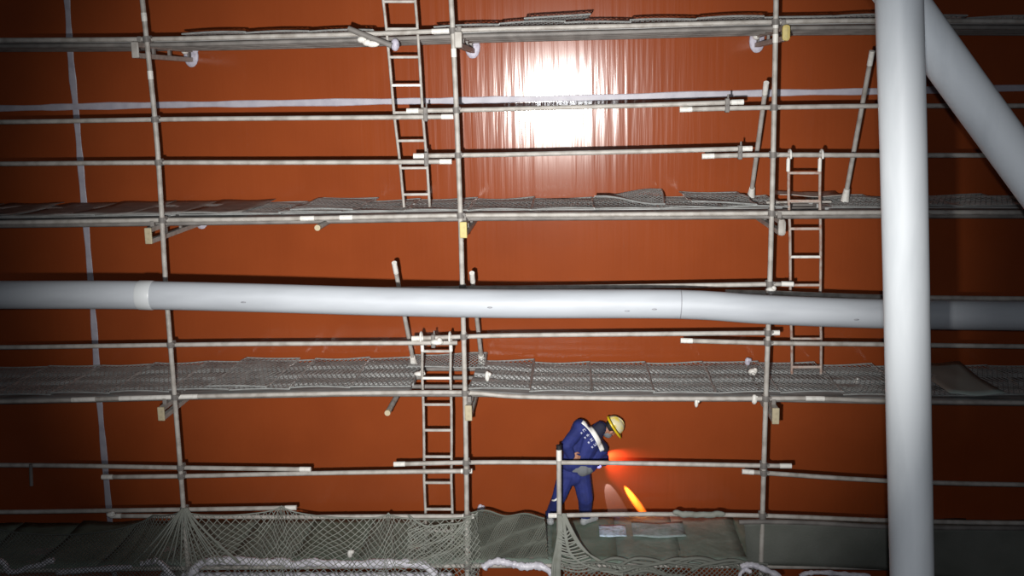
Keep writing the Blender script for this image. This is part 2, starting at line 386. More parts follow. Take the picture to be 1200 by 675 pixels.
def putlog(f, back, label, lug=False, r=0.032):
    a = at(f[0], f[1], FR - 0.2); b = Vector((a.x, -0.01, a.z))
    t = MB().tube([a, b], r, 10).obj('putlog_tube', M['steel'], origin=b)
    tag(t, label, 'putlog tube', 'cross tubes under the platforms')
    MB().tube([a - Vector((0, 0.004, 0)), a + Vector((0, 0.05, 0))], r + 0.002, 10).obj('tube_end', M['beige'], parent=t)
    if lug:
        mb = MB(); mb.ball(b, 0.12, (0.7, 0.15, 1.0)); mb.obj('wall_lug', M['lavender'], parent=t)
        for q, yy in enumerate((-1.2, -0.95)):
            MB().ball((a.x - 0.02, yy, a.z - 0.035), 0.075, (1.5, 0.9, 0.7)).obj('foam_wrap', M['white'], parent=t)['label'] = 'white foam wrapped on the tube'
a, b = at(408, 33.5, FR - 0.03), at(459, 53.5, FR - 0.03)
o = MB().tube([a, b], 0.032, 10).obj('clamped_tube', M['steel_dull'], origin=a); tag(o, 'slanting tube clamped across the top platform edge left of the top ladder', 'tube')
for px, py, sc in ((424, 46.5, 1.2), (437, 51.5, 1.7), (430, 50, 1.1)):
    MB().ball(at(px, py, FR - 0.02), 0.045, (sc, 0.8, 0.8)).obj('foam_wrap', M['white'], parent=o)['label'] = 'white foam wrapped under the tube'
MB().ball(at(463, 52.5, FR + 0.02), 0.07, (0.7, 0.6, 1.0)).obj('tape_wrap', M['lavender'], parent=o)
for lv, xa, xb in ((1, 700, 724), (2, 396, 413), (2, 352, 372), (3, 86, 120), (3, 150, 232), (3, 925, 968), (1, 955, 985)):
    pass
putlog((372, 267), None, 'cross tube stub under the second platform left of the ladder foot')
putlog((454, 484), None, 'slanting cross tube under the third platform beside the bottom ladder')

# ------------------------------------------------------------------ platform floors
def expanded(w, d, cx, cy, r, seed, lift=0.03):
    rn = random.Random(seed); ph = rn.uniform(0, 6); mb = MB()
    def P(x, y):
        z = lift*0.5*(math.sin(x*5 + ph) * math.sin(y*2.1 + ph*1.3)) + 0.012*math.sin(y*7 + x*3)
        return Vector((x, y, z))
    nx = int(w/cx); ny = int(d/cy)
    for i in range(nx):
        x0 = -w/2 + (i + 0.5)*w/nx
        for s in (1, -1):
            pts = []
            for j in range(ny + 1):
                y = -d/2 + d*j/ny
                pts.append(P(x0 + s*(cx*0.5 if j % 2 else -cx*0.5)*1.0 + 0.0, y))
            mb.tube(pts, r, 3, False)
    rim = 0.009
    for a, b in (((-w/2, -d/2), (w/2, -d/2)), ((w/2, -d/2), (w/2, d/2)), ((w/2, d/2), (-w/2, d/2)), ((-w/2, d/2), (-w/2, -d/2))):
        pts = [P(a[0] + (b[0]-a[0])*k/6, a[1] + (b[1]-a[1])*k/6) for k in range(7)]
        mb.tube(pts, rim, 4)
    return mb.mesh('mesh_panel', M['mesh'])
PW, PD = 0.715, 1.42
PM = [expanded(PW, PD, 0.058, 0.15, 0.0052, s, 0.022 + 0.008*(s % 3)) for s in range(6)]
PMhalf = expanded(0.95, 0.62, 0.05, 0.10, 0.0065, 11, 0.05)
ORD = ['first', 'second', 'third', 'fourth', 'fifth', 'sixth', 'seventh', 'eighth', 'ninth', 'tenth', 'eleventh', 'twelfth', 'thirteenth']
def panel(lv, X, label, me=None, dz=0.0, tilt=0.0, yaw=0.0, Y=-0.86, roll=0.0):
    o = bpy.data.objects.new('mesh_panel', me or random.choice(PM)); COL.objects.link(o)
    o.location = (X, Y, zl(lv, X) + 0.045 + dz); o.rotation_euler = (tilt, roll, yaw)
    tag(o, label, 'mesh panel', 'expanded metal panels on the %s platform' % names[lv]); return o
def planks(lv, x0, x1, where):
    rows = [(-1.50, 'outermost'), (-1.13, 'second from outer edge'), (-0.72, 'third from outer edge'), (-0.30, 'closest to the wall')]
    for Y, rw in rows:
        n = 5; mb = MB(); prev = None
        pts = [Vector((x0 + (x1-x0)*k/n, Y + random.uniform(-.012, .012), zl(lv, x0 + (x1-x0)*k/n) - 0.012)) for k in range(n+1)]
        wd = 0.21
        for p in pts:
            ring = [mb.bm.verts.new(p + Vector((0, a, b))) for a, b in ((-wd/2, -0.018), (-wd/2, 0.028), (-wd/2+.012, 0.034), (wd/2-.012, 0.034), (wd/2, 0.028), (wd/2, -0.018))]
            if prev:
                for j in range(6): mb.bm.faces.new((prev[j], prev[(j+1) % 6], ring[(j+1) % 6], ring[j]))
            else: mb.bm.faces.new(ring)
            prev = ring
        mb.bm.faces.new(prev[::-1])
        tag(mb.obj('scaffold_plank', M['plank'], origin=pts[0]), 'grey plank of the %s platform, %s row, %s' % (names[lv], rw, where), 'plank', 'planks of the %s platform' % names[lv])
def XF(px, py=None, Y=-0.86): return at(px, py, Y).x
xl, xm, xr = at(190, 250, FR).x, at(540, 250, FR).x, at(904, 250, FR).x
for lv in (1, 2, 3):
    lad = {1: (at(442, 38, -1.3).x, at(512, 38, -1.3).x), 2: (at(918, 250, -1.3).x, at(968, 250, -1.3).x), 3: (at(484, 455, -1.3).x, at(552, 455, -1.3).x)}[lv]
    spans = [(-8.6, xl - 0.02, 'left of the left pole')]
    if lv == 2:
        spans += [(xl + .02, xm - .02, 'left of the middle pole'), (xm + .02, lad[0], 'right of the middle pole'), (lad[1], 7.4, 'right of the ladder')]
    else:
        spans += [(xl + .02, lad[0], 'left of the ladder'), (lad[1], xr - .02, 'left of the right pole'), (xr + .02, 7.4, 'right of the right pole')]
    for a, b, w in spans: planks(lv, a, b, w)
    # panels go outward from the ladder opening
    xs_ = []
    for side in (-1, 1):
        X = (lad[0] if side < 0 else lad[1]) + side*PW/2
        while -8.4 < X < 7.2:
            if not (lv == 1 and X < at(262, 40, -0.9).x): xs_.append(X)
            X += side*(PW + 0.006)
    cnt = {}
    for X in sorted(xs_, key=lambda x: -x if x < xl else 100 + x):
        ref = 'left of the left pole' if X < xl else 'right of the left pole' if X < xm else 'right of the middle pole' if X < xr else 'right of the right pole'
        k = cnt.get(ref, 0); cnt[ref] = k + 1
        panel(lv, X, 'mesh panel on the %s platform, %s to the %s' % (names[lv], ORD[k], ref),
              dz=random.uniform(0, 0.012), roll=random.uniform(-.009, .009), tilt=random.uniform(-.008, .008), yaw=random.uniform(-.012, .012))
# special sheets
panel(3, at(526, 430, -0.5).x, 'short mesh sheet across the back of the bottom ladder opening', PMhalf, dz=0.05, Y=-0.50, yaw=0.03)
panel(1, at(650, 30, -1.2).x, 'curled mesh panel lying loose on the top platform above the glare', PM[1], dz=0.07, roll=-0.05, Y=-0.9, yaw=0.05)
panel(2, at(738, 240, -0.8).x, 'buckled mesh panel on top of the second platform below the glare', expanded(0.8, 1.0, 0.05, 0.11, 0.0062, 31, 0.10), dz=0.07, Y=-0.72, yaw=-0.05)
panel(2, at(838, 236, -0.8).x, 'raised mesh panel on the second platform left of the right pole', PM[2], dz=0.06, roll=0.05)
for (px, lv, lb) in ((395, 2, 'tilted mesh panel lying on the second platform left of the ladder foot'), (300, 3, 'loose mesh panel on the third platform right of the left pole')):
    panel(lv, at(px, {2: 245, 3: 440}[lv], -0.86).x, lb, PM[3], dz=0.04, roll=0.012, yaw=-0.04)
def plate(lv, X, w, d, Y, label, m, dz=0.06, yaw=0.0, name='floor_plate', group=None, roll=0.0, bow=0.015):
    mb = MB(); nx, ny = 6, 8; g = []
    ph = random.uniform(0, 6)
    for th in (0.0, -0.006):
        g.append([[mb.bm.verts.new(Vector((-w/2 + w*i/nx, -d/2 + d*j/ny, bow*math.sin(i*1.1 + ph)*math.sin(j*0.8 + ph) + th))) for j in range(ny+1)] for i in range(nx+1)])
    for q in g:
        for i in range(nx):
            for j in range(ny):
                f = mb.bm.faces.new((q[i][j], q[i+1][j], q[i+1][j+1], q[i][j+1])); f.smooth = True
    A, B = g
    for i in range(nx):
        mb.bm.faces.new((A[i][0], A[i+1][0], B[i+1][0], B[i][0])); mb.bm.faces.new((A[i][ny], A[i+1][ny], B[i+1][ny], B[i][ny]))
    for j in range(ny):
        mb.bm.faces.new((A[0][j], A[0][j+1], B[0][j+1], B[0][j])); mb.bm.faces.new((A[nx][j], A[nx][j+1], B[nx][j+1], B[nx][j]))
    o = mb.obj(name, M[m]); o.location = (X, Y, zl(lv, X) + dz); o.rotation_euler = (0, roll, yaw)
    return tag(o, label, 'plate', group)
LBL2 = ['left edge of the picture', 'left of the pale seam', 'on the pale seam', 'left of the left pole', 'behind the left pole', 'right of the left pole', 'second right of left pole']
for i, px in enumerate((-62, 12, 86, 150, 205, 272, 318)):
    if i < 6: plate(2, at(px, 250, -0.86).x, 0.70, 1.44, -0.86, 'dull grey plate on the second platform, %s' % LBL2[i], 'steel_dull', dz=0.072 + 0.006*(i % 2), group='dull plates on the second platform', roll=random.uniform(-.006, .006), bow=0.008)
plate(2, at(948, 238, -0.5).x, 0.78, 0.55, -0.42, 'grey plate behind the middle ladder on the second platform', 'steel', dz=0.10, roll=0.02)
tag(MB().tube([at(898, 237.5, -1.05), at(935, 236.5, -1.05), at(974, 236.5, -1.05)], 0.016, 6).obj('loose_rod', M['steel'], origin=at(898, 237.5, -1.05)), 'thin pale rod lying behind the middle ladder on the second platform', 'rod')
plate(3, at(1118, 450, -0.86).x, 0.62, 1.46, -0.86, 'pale sheet on the third platform just right of the thick grey post', 'sheet_pale', dz=0.085, group=None)

# bottom platform: olive sheets
L4 = [('olive', -110, 'at the left edge of the picture'), ('olive', -38, 'left of the pale seam'), ('olive', 34, 'under the left dark net'), ('olive', 106, 'below the pale wall seam'), ('olive', 178, 'left of the left pole'),
      ('olive2', 250, 'first right of the left pole'), ('olive2', 322, 'second right of the left pole'), ('olive', 394, 'third right of the left pole'), ('olive2', 466, 'left of the bottom ladder'), ('olive', 538, 'under the bottom ladder'),
      ('olive2', 612, 'left of the worker'), ('olive', 684, 'under the worker right foot'), ('olive2', 756, 'in front of the orange streak'), ('olive2', 828, 'left of the right pole'), ('olive', 900, 'behind the right pole'), ('olive', 972, 'right of the right pole'),
      ('olive', 1044, 'behind the thick grey post'), ('olive', 1116, 'right of the thick grey post'), ('olive', 1188, 'at the right edge of the picture')]
for i, (m, px, w) in enumerate(L4):
    X = at(px, 635, -0.9).x
    plate(4, X, 0.80, 1.42, -0.93, 'olive grey floor sheet of the bottom platform, %s' % w, m, dz=0.035 + 0.008*(i % 2), group='olive sheets of the bottom platform', roll=random.uniform(-.01, .01))
planks(4, -8.6, xl - .02, 'left of left pole'); planks(4, xl + .02, xm - .02, 'left of middle pole'); planks(4, xm + .02, xr - .02, 'right of middle pole'); planks(4, xr + .02, 7.4, 'right of right pole')
plate(4, at(718, 628, -0.8).x, 0.34, 0.36, -0.75, 'small pale frosted sheet on the bottom platform right of the worker', 'pale', dz=0.066, bow=0.008)
plate(4, at(772, 626, -0.8).x, 0.66, 0.46, -0.72, 'larger grey worn sheet on the bottom platform right of the frosted sheet', 'sheet_mid', dz=0.07, bow=0.012)

# ------------------------------------------------------------------ leaning short posts
def short_post(top, foot, lv, label, tape):
    b = at(foot[0], foot[1], -0.16); b.z = max(b.z, zl(lv, b.x) + 0.06)
    zf = zl(lv, b.x) + 0.06
    q = atz(foot[0], foot[1], zf)
    if q.y < -0.16: b = q
    a = at(top[0], top[1], FR + 0.13)
    o = MB().tube([b, a], 0.027, 10).obj('short_post', M['steel'], origin=b)
    tag(o, label, 'short post', 'short leaning posts')
    t = (b-a).normalized()
    MB().tube([a - t*0.003, a + t*0.16], 0.031, 10).obj('end_tape', M['white'], parent=o)
    if tape: MB().tube([b - t*0.15, b + t*0.002], 0.034, 10, True, 0.05).obj('foot_tape', M['white'], parent=o)
short_post((462, 308), (485, 427), 3, 'short leaning post left of the bottom ladder, white taped foot', True)
short_post((553, 320), (564.5, 424), 3, 'short leaning post just right of the middle pole, white taped foot', True)
short_post((898, 97), (880, 230), 2, 'short leaning post just left of the right pole', True)
short_post((1022, 60), (990, 235), 2, 'short leaning post close to the left side of the thick grey post', True)
a = at(655, 522, FR + 0.01); b = Vector((at(655.5, 660, FR).x, FR + 0.01, zl(4, 0) + 0.03))
o = MB().tube([b, a], 0.03, 10).obj('short_post', M['steel'], origin=b); tag(o, 'short upright post standing in front of the worker', 'short post', 'short leaning posts')
MB().tube([a + Vector((0, 0, .004)), a - Vector((0, 0, 0.05))], 0.034, 10).obj('end_cap', M['black'], parent=o)['label'] = 'dark end cap'
MB().tube([a - Vector((0, 0, .05)), a - Vector((0, 0, 0.18))], 0.033, 10).obj('end_tape', M['white'], parent=o)

p = at(36, 546, RY - 0.06)
o = MB().tube([at(37, 569, RY - 0.06), at(36, 544, RY - 0.06)], 0.022, 8).obj('hanging_stub', M['steel_dull'], origin=p); tag(o, 'short stub hanging from the guard pipe at the far left', 'pipe stub')
# ------------------------------------------------------------------ ladders
def ladder(name, L, Rr, zfoot, rungs, label, hooks, extra=0.0, m='steel', twist=0.0):
    (lt, lb), (rt, rb) = L, Rr
    Yt = RY + 0.07
    A0 = at(lt[0], lt[1], Yt); A1 = atz(lb[0], lb[1], zfoot)
    B0 = at(rt[0], rt[1], Yt); B1 = atz(rb[0], rb[1], zfoot)
    ym = (A1.y + B1.y)/2
    for q in (A1, B1): q.y = ym
    A1.x = at(lb[0], lb[1], ym).x; B1.x = at(rb[0], rb[1], ym).x
    t = thing('ladder', label, 'ladder', (A1 + B1)/2, 'ladders between the platforms')
    dA, dB = (A0-A1).normalized(), (B0-B1).normalized()
    for P0, P1 in ((A0 + dA*extra, A1), (B0 + dB*extra, B1)):
        mid = [P1 + (P0-P1)*k/6 + Vector((0.006*math.sin(k*2.2), 0, 0)) for k in range(7)]
        MB().tube(mid, 0.0165, 8).obj('side_rail', M[m], parent=t)
    for i, ry in enumerate(rungs):
        lo, hi = 0.0, 1.4
        for _ in range(40):
            md = (lo+hi)/2
            if proj(A1 + (A0-A1)*md)[1] > ry: lo = md
            else: hi = md
        p = A1 + (A0-A1)*lo; q = B1 + (B0-B1)*lo
        MB().bar(p, q, 0.032, 0.03, bev=0.006).obj('rung', M['white' if i in hooks[1] else m], parent=t)
    if hooks[0]:
        for P0 in (A0, B0):
            c = Vector((P0.x, RY, P0.z)); pts = []
            for k in range(9):
                an = math.pi*(1.15*k/8)
                pts.append(Vector((c.x, RY + 0.07*math.cos(an), P0.z + 0.02 + 0.062*math.sin(an))))
            MB().tube([P0 - Vector((0, 0, 0.1))] + pts, 0.013, 8).obj('hook', M['white'], parent=t)
            MB().tube([P0 - Vector((0, 0, 0.16)), P0 - Vector((0, 0, 0.02))], 0.022, 8).obj('hook_wrap', M['white'], parent=t)
ladder('ladder', ((494.5, 396), (499, 640)), ((528, 396), (530, 640)), Z0[4] + 0.04, (411.5, 443, 474, 504, 535, 565.5, 596.5, 622),
       'long bottom ladder standing on the bottom platform, hooked on a guard pipe', (True, (1,)))
ladder('ladder', ((924, 184), (928, 438)), ((961, 184), (962, 438)), Z0[3] + 0.03, (202.7, 235.5, 268, 301, 334, 366, 397, 430),
       'middle ladder beside the right pole, hooked above the second platform', (True, (3,)), m='steel_rust')
ladder('ladder', ((449, 0), (473.5, 243)), ((486.5, 0), (503.5, 242)), Z0[2] + 0.03, (2, 34, 67, 100, 132, 165, 197, 228, ),
       'top ladder running up out of the picture, foot on the second platform', (False, (3,)), extra=0.9)

# ------------------------------------------------------------------ big foreground pipes
def bigpipe(pts, Y, rpx, label, name='thick_pipe'):
    P = [at(x, y, Y) for x, y in pts]
    return smooth_pts(P, 5), rpx/FPX*(Y + D)
BY = -3.2
P, r = bigpipe([(-260, 345), (0, 345.5), (150, 345.7), (300, 349), (450, 353.3), (600, 356), (795, 356.6), (900, 363), (1035, 367.8), (1200, 370), (1490, 371)], BY, 17.3, '')
o = MB().tube(P, r, 40).obj('thick_pipe', M['pipe'], origin=P[0])
tag(o, 'thick pale grey horizontal pipe crossing the whole scaffold at mid height', 'pipe')
def ringpart(px, w, dr, nm, m, wid=24):
    k = min(range(len(P)-1), key=lambda i: abs(proj(P[i])[0]-px)); t = (P[k+1]-P[k]).normalized()
    fx = proj(P[k])[0]; c = P[k] + t*((px-fx)/FPX*(BY + D))
    MB().tube([c - t*w/2, c - t*w/2.3, c + t*w/2.3, c + t*w/2], [r + dr*0.3, r + dr, r + dr, r + dr*0.3], 40).obj(nm, M[m], parent=o)
ringpart(171, 0.15, 0.006, 'joint_sleeve', 'pipe_white'); ringpart(797, 0.01, 0.002, 'weld_seam', 'pipe_dark')
for (px, py) in ((574, 357), (735, 361), (767, 359), (1004, 371), (285, 351)):
    d = ray(px, py).normalized(); 
    # small dark nicks on the paint: find the pipe surface
    k = min(range(len(P)), key=lambda i: abs(proj(P[i])[0]-px)); c = P[k]
    dv = at(px, py, c.y) - c; zz = dv.z
    yy = -math.sqrt(max(r*r - zz*zz, 0.0001))
    MB().ball((at(px, py, c.y + yy).x, c.y + yy, c.z + zz), 0.018, (1.4, 0.25, 0.5), n=8).obj('paint_chip', M['pipe_dark'], parent=o)
PYP = 6.6 - D
pp = [at(x, y, PYP) for x, y in ((1052.5, -40), (1053.7, 0), (1058.5, 170), (1062, 335), (1065, 505), (1068.7, 675))]
d_ = (pp[-1]-pp[-2]).normalized(); bot = pp[-1] + d_*(pp[-1].z - 0.0)/(-d_.z)
rp = 26.0/FPX*6.6
post = MB().tube([pp[0] + Vector((0, 0, 2.5))] + pp + [bot], rp, 40).obj('thick_post', M['post'], origin=bot)
tag(post, 'thick pale grey upright post in front of the scaffold', 'post')
dp = [at(x, y, PYP + 0.22) for x, y in ((1057-14, -20), (1129, 100), (1201, 199), (1330, 376))]
g_ = (dp[-1]-dp[0]).normalized(); dp.append(dp[-1] + g_*(dp[-1].z/(-g_.z)))
ax = (dp[-1]-dp[0]).normalized()
brace = MB().tube([dp[0] - ax*0.02] + dp[1:] , rp*1.0, 40).obj('diagonal_brace', M['post'], parent=post); brace['label'] = 'slanting grey brace pipe'

# ------------------------------------------------------------------ nets
def net(name, top, bottom, s0, s1, cell, rad, label, m, nv, Y, gathers=(), bulge=0.0, strength=0.6, group=None, sagv=0.0, wrink=0.0, jit=0.0):
    """top(s), bottom(s) give pixel points along the net; strands run as diamonds between"""
    nu = max(6, int((s1-s0)/cell))
    def Pt(u, v):
        s = s0 + (s1-s0)*u
        tx, ty = top(s); bx, by = bottom(s)
        e = v**0.85
        x = tx + (bx-tx)*(e**0.7 if gathers else e); y = ty + (by-ty)*e
        yy = Y - bulge*math.sin(math.pi*min(v*1.05, 1)) * (0.6 + 0.4*math.sin(s*0.05)) + wrink*math.sin(s*0.09 + v*9)
        if jit:
            a_ = min(v*3, 1)
            x += jit*a_*(math.sin(s*0.11 + v*5) + 0.6*math.sin(s*0.31 - v*8)); y += jit*a_*(math.sin(s*0.17 + 1 + v*4) + 0.7*math.sin(s*0.05 + v*9))
        if wrink: y += 2.2*math.sin(s*0.13 + v*17)
        return at(x, y, yy)
    mb = MB()
    for i in range(-nv, nu + 1):
        for sgn in (1, -1):
            pts = []
            for j in range(nv + 1):
                u = (i + j)/nu if sgn > 0 else (i + nv - j)/nu
                if 0 <= u <= 1: pts.append(Pt(u, j/nv))
            if len(pts) > 1: mb.tube(pts, rad, 3, False)
    o = mb.obj(name, M[m]); tag(o, label, 'net', group)
    for v, nm in ((0, 'border_rope'),):
        MB().tube([Pt(k/40, v) for k in range(41)], rad*1.7, 5).obj(nm, M[m], parent=o)
    return o
def gathered(gs, sag, strength):
    def top(s):
        for (a, ya), (b, yb) in zip(gs, gs[1:]):
            if s <= b or (b, yb) == gs[-1]:
                f = min(max((s-a)/(b-a), 0), 1)
                w = f + strength*(-math.sin(2*math.pi*f)/(2*math.pi))*-1 if False else f - strength*math.sin(2*math.pi*f)/(2*math.pi)*-1
                # push toward the ends: slow in the middle, crowding at the gathers
                g = 0.5 - 0.5*math.cos(math.pi*f); w = f*(1-strength) + strength*(g if True else f)
                return a + (b-a)*w, ya + (yb-ya)*w + sag*4*f*(1-f)*(b-a)/100
        return gs[-1]
    return top
NY = FR - 0.05
GN = 'safety nets along the bottom platform'
net('safety_net', gathered([(215, 597), (330, 592), (455, 601), (560, 600)], 8, 0.95), lambda s: (s + 4*math.sin(s*.05), 700), 213, 560, 7.2, 0.0052,
    'pale diamond safety net hanging between the left and middle poles', 'net', 14, NY, gathers=(1,), bulge=0.05, group=GN, jit=2.4)
net('safety_net', gathered([(-40, 604), (180, 603), (216, 597)], 10.5, 0.5), lambda s: (s*0.98, 700), -40, 216, 4.4, 0.0052,
    'dim fine net drooping in a long swag left of the left pole', 'net_dim', 19, NY, gathers=(1,), bulge=0.05, group=GN)
net('safety_net', lambda s: (s, 600 + (s-548)*0.06 - 1.0*math.exp(-((s-573)/16)**2)), lambda s: (s + (s-548)*0.05, 655 + 3*math.sin(s*.08)), 548, 638, 2.1, 0.0068,
    'dense crumpled grey net between the middle pole and the worker', 'net_fine', 18, FR + 0.12, bulge=-0.03, group=GN, wrink=0.012)
net('safety_net', lambda s: (480 + (s-480)*1.0, 606 + 11*math.sin(math.pi*(s-480)/70)), lambda s: (s, 662), 478, 552, 5, 0.0062,
    'small sagging net hung across the foot of the bottom ladder', 'net', 12, NY - 0.03, gathers=(1,), bulge=0.04, group=GN, wrink=0.02)
# net bunched round the left pole
def bunch(name, strands, label, m, rad):
    mb = MB()
    for st in strands:
        mb.tube(smooth_pts([at(x, y, Y) for x, y, Y in st], 5), rad, 5)
    o = mb.obj(name, M[m], origin=at(strands[0][0][0], strands[0][0][1], strands[0][0][2])); tag(o, label, 'net', GN); return o
st = []
for k in range(15):
    x1 = 160 + k*9 + random.uniform(-4, 4)
    st.append([(213 + k*0.4, 595 + random.uniform(0, 3), NY), (214 + (x1-214)*.25, 612, NY - .02), (214 + (x1-214)*.6, 636, NY - .03), (x1, 660, NY - .02)])
bunch('gathered_net', st, 'bunched net fanning down from the left pole', 'net', 0.011)
st = []
for k in range(11):                       # thick legs of the gathered net in front of the worker
    j = random.uniform(-2.5, 2.5)
    st.append([(656 + j, 603 + random.uniform(0, 3), NY), (657 + j, 618, NY), (655 + j*1.4, 640, NY), (652 + j*2, 664, NY - .02), (652 + j*2.4, 690, NY - .03)])
for k in range(9):
    j = random.uniform(-2.2, 2.2)
    st.append([(660 + j, 602, NY), (667 + j, 618, NY - .01), (680 + j, 640, NY), (697 + j, 654 + j, NY + .01), (722 + j, 664 + j, NY), (760, 668 + j*1.5, NY)])
for k in range(6):
    j = random.uniform(-1.8, 1.8)
    st.append([(660 + j, 606, NY), (663 + j, 630, NY - .02), (669 + j, 650, NY - .02), (690 + j*2, 664 + j, NY - .02), (730, 672 + j*2, NY - .02)])
for k in range(14):                       # cross strands between the legs
    y = 622 + k*3.4; xa = 655 + random.uniform(-2, 2); xb = 664 + (y-618)*0.75
    st.append([(xa, y + random.uniform(-2, 2), NY), ((xa+xb)/2, y + 4, NY - .02), (xb, y + random.uniform(-2, 2), NY)])
bunch('gathered_net', st, 'thick bunched net hanging from the short post in front of the worker', 'net', 0.012)
st = []
for k in range(12):
    y = 655 + random.uniform(-2, 14); x0 = 690 + k*12
    st.append([(x0, y + 5, NY), (x0 + 18, y + random.uniform(-4, 3), NY - .02), (x0 + 40, y + random.uniform(-3, 5), NY), (x0 + 65, y + 6, NY)])
bunch('gathered_net', st, 'loose net folds lying on the bottom platform edge right of the worker', 'net_dark', 0.022)
net('safety_net', lambda s: (s, 661 + 2*math.sin(s*.07)), lambda s: (s, 700), 660, 900, 6, 0.007, 'grey net hanging below the bottom platform edge right of the worker', 'net_dark', 8, NY - 0.02, group=GN)
# debris sheet right of the right pole
def sheet(pts_top, pts_bot, Y, label, m, nx=40, ny=10, fold=0.02):
    mb = MB(); g = []
    def lerp(P, f):
        x = P[0][0] + (P[-1][0]-P[0][0])*f
        for (xa, ya), (xb, yb) in zip(P, P[1:]):
            if x <= xb: return x, ya + (yb-ya)*(x-xa)/(xb-xa)
        return P[-1]
    for i in range(nx+1):
        f = i/nx; a, b = lerp(pts_top, f), lerp(pts_bot, f); rowv = []
        for j in range(ny+1):
            v = j/ny; x, y = a[0] + (b[0]-a[0])*v, a[1] + (b[1]-a[1])*v
            rowv.append(mb.bm.verts.new(at(x, y, Y + fold*math.sin(i*0.9 + 2*math.sin(v*3))*v + fold*1.5*math.sin(i*0.37 + v*2.2))))
        g.append(rowv)
    for i in range(nx):
        for j in range(ny):
            f = mb.bm.faces.new((g[i][j], g[i+1][j], g[i+1][j+1], g[i][j+1])); f.smooth = True
    o = mb.obj('debris_sheet', M[m], origin=at(pts_top[0][0], pts_top[0][1], Y))
    md = o.modifiers.new('t', 'SOLIDIFY'); md.thickness = 0.006
    return tag(o, label, 'debris sheet')
sheet([(872, 613), (900, 611), (960, 612), (1040, 618), (1200, 619), (1490, 621)], [(876, 662), (960, 664), (1040, 668), (1200, 690), (1490, 692)], FR - 0.04, 'dark olive debris sheet hanging right of the right pole', 'debris')
tag(MB().tube(smooth_pts([at(x, y, FR - 0.04) for x, y in ((866, 612), (900, 611.5), (960, 613), (1040, 617.5), (1200, 619), (1320, 621))], 4), 0.03, 8).obj('sheet_roll', M['steel_dull'], origin=at(870, 612, FR)), 'rolled upper hem of the olive debris sheet right of the right pole', 'sheet roll')
mb = MB(); rn = random.Random(3)
for k in range(26):
    x = 793 + k*2.1; y = 603 + rn.uniform(-.8, .8) - (2 if k in (0, 1, 22, 23) else 0); mb.ball(at(x, y, RY - 0.03 + rn.uniform(-.01, .01)), 0.036 + 0.008*rn.random(), (1.5, 0.9, 0.9), n=8)
ob = remeshed(mb, 'net_bundle', M['net'], 0.015, 3, None, at(795, 602, FR)); tag(ob, 'pale bundled net lying along the guard pipe left of the right pole', 'net', GN)

# white plastic wrap along the edge of the bottom platform
def wrap(pts, r, label, seed, Y=FR - 0.0):
    rn = random.Random(seed); P = smooth_pts([at(x, y, Y + rn.uniform(-.02, .02)) for x, y in pts], 6)
    rs = [r*(0.75 + 0.5*rn.random()) for _ in P]; rs[0] = rs[-1] = r*0.5
    o = MB().tube(P, rs, 10).obj('plastic_wrap', M['plastic'], origin=P[0]); tag(o, label, 'plastic wrap', 'white plastic wraps on the bottom edge'); return o
wrap([(-60, 640), (0, 657), (8, 668), (20, 670), (32, 665), (48, 662), (56, 658), (64, 657)], 0.035, 'dim plastic wrap at the left end of the bottom platform edge', 1)
wrap([(66, 671), (100, 668), (132, 666), (155, 664)], 0.035, 'dim plastic wrap below the pale wall seam', 2)
wrap([(164, 661), (178, 658), (183, 657), (190, 661), (196, 668), (204, 678)], 0.035, 'short arched plastic wrap just left of the left pole', 3)
wrap([(216, 684), (225, 672), (234, 661), (250, 657.5), (280, 657), (310, 659), (330, 658), (345, 662), (365, 659), (395, 661), (430, 661), (470, 660), (496, 662), (508, 672), (512, 684)], 0.05, 'long white plastic wrap behind the pale diamond net', 4)
wrap([(566, 666), (574, 660), (585, 658), (600, 661), (615, 664), (630, 663), (642, 668), (650, 677)], 0.045, 'white plastic wrap between the middle pole and the worker', 5)
wrap([(868, 665), (875, 662), (885, 663), (900, 669), (915, 676)], 0.035, 'white plastic wrap in front of the right pole', 6, FR - 0.09)
wrap([(865, 682), (868, 672), (874, 668), (881, 671)], 0.025, 'small hooked white wrap left of the right pole', 7, FR - 0.1)
wrap([(938, 676), (945, 672), (965, 671), (990, 673), (1020, 675)], 0.03, 'pale wrap below the olive debris sheet', 8, FR - 0.08)
P = [at(x, 677, FR + 0.25) for x in (190, 300, 420, 530)]
tag(MB().tube(P, 0.07, 10).obj('plastic_roll', M['plastic'], origin=P[0]), 'pale plastic roll below the long white wrap and net', 'plastic roll')
# small white lumps (taped clamps) seen along the floors
def lump(px, py, Y, s, sc, label, m='white'):
    c = at(px, py, Y); mb = MB(); mb.ball(c, s, sc, n=10); mb.ball(c + Vector((s*0.6, 0, s*0.5)), s*0.6, n=8)
    tag(mb.obj('taped_clamp', M[m], origin=c), label, 'clamp', 'white taped clamps')
lump(882, 436, -0.75, 0.05, (1.2, 1, 0.9), 'white taped clamp on the third platform left of the right pole')
lump(876, 424, -0.3, 0.045, (0.8, .6, 1.3), 'pale lug rising behind the third platform left of the right pole', 'lavender')
lump(816, 472, RY, 0.035, (0.7, 1, 1.6), 'white tag hanging below the third platform edge')
lump(884, 468, RY, 0.04, (0.9, 1, 1.5), 'white taped clamp on the edge pipe left of the right pole')
lump(1002, 447, -0.8, 0.04, (1.3, 1, 0.8), 'white lump on the third platform near the thick grey post')
lump(563, 597, -0.03, 0.055, (0.8, 0.5, 1.4), 'pale rounded lug on the wall behind the net right of middle pole', 'lavender')
lump(410, 649, NY - .05, 0.045, (0.7, .7, 1.1), 'white scrap caught in the pale diamond net')
lump(130, 603, FR - 0.04, 0.04, (1.4, 1, 0.8), 'white taped pipe end beside the pale wall seam at the bottom')
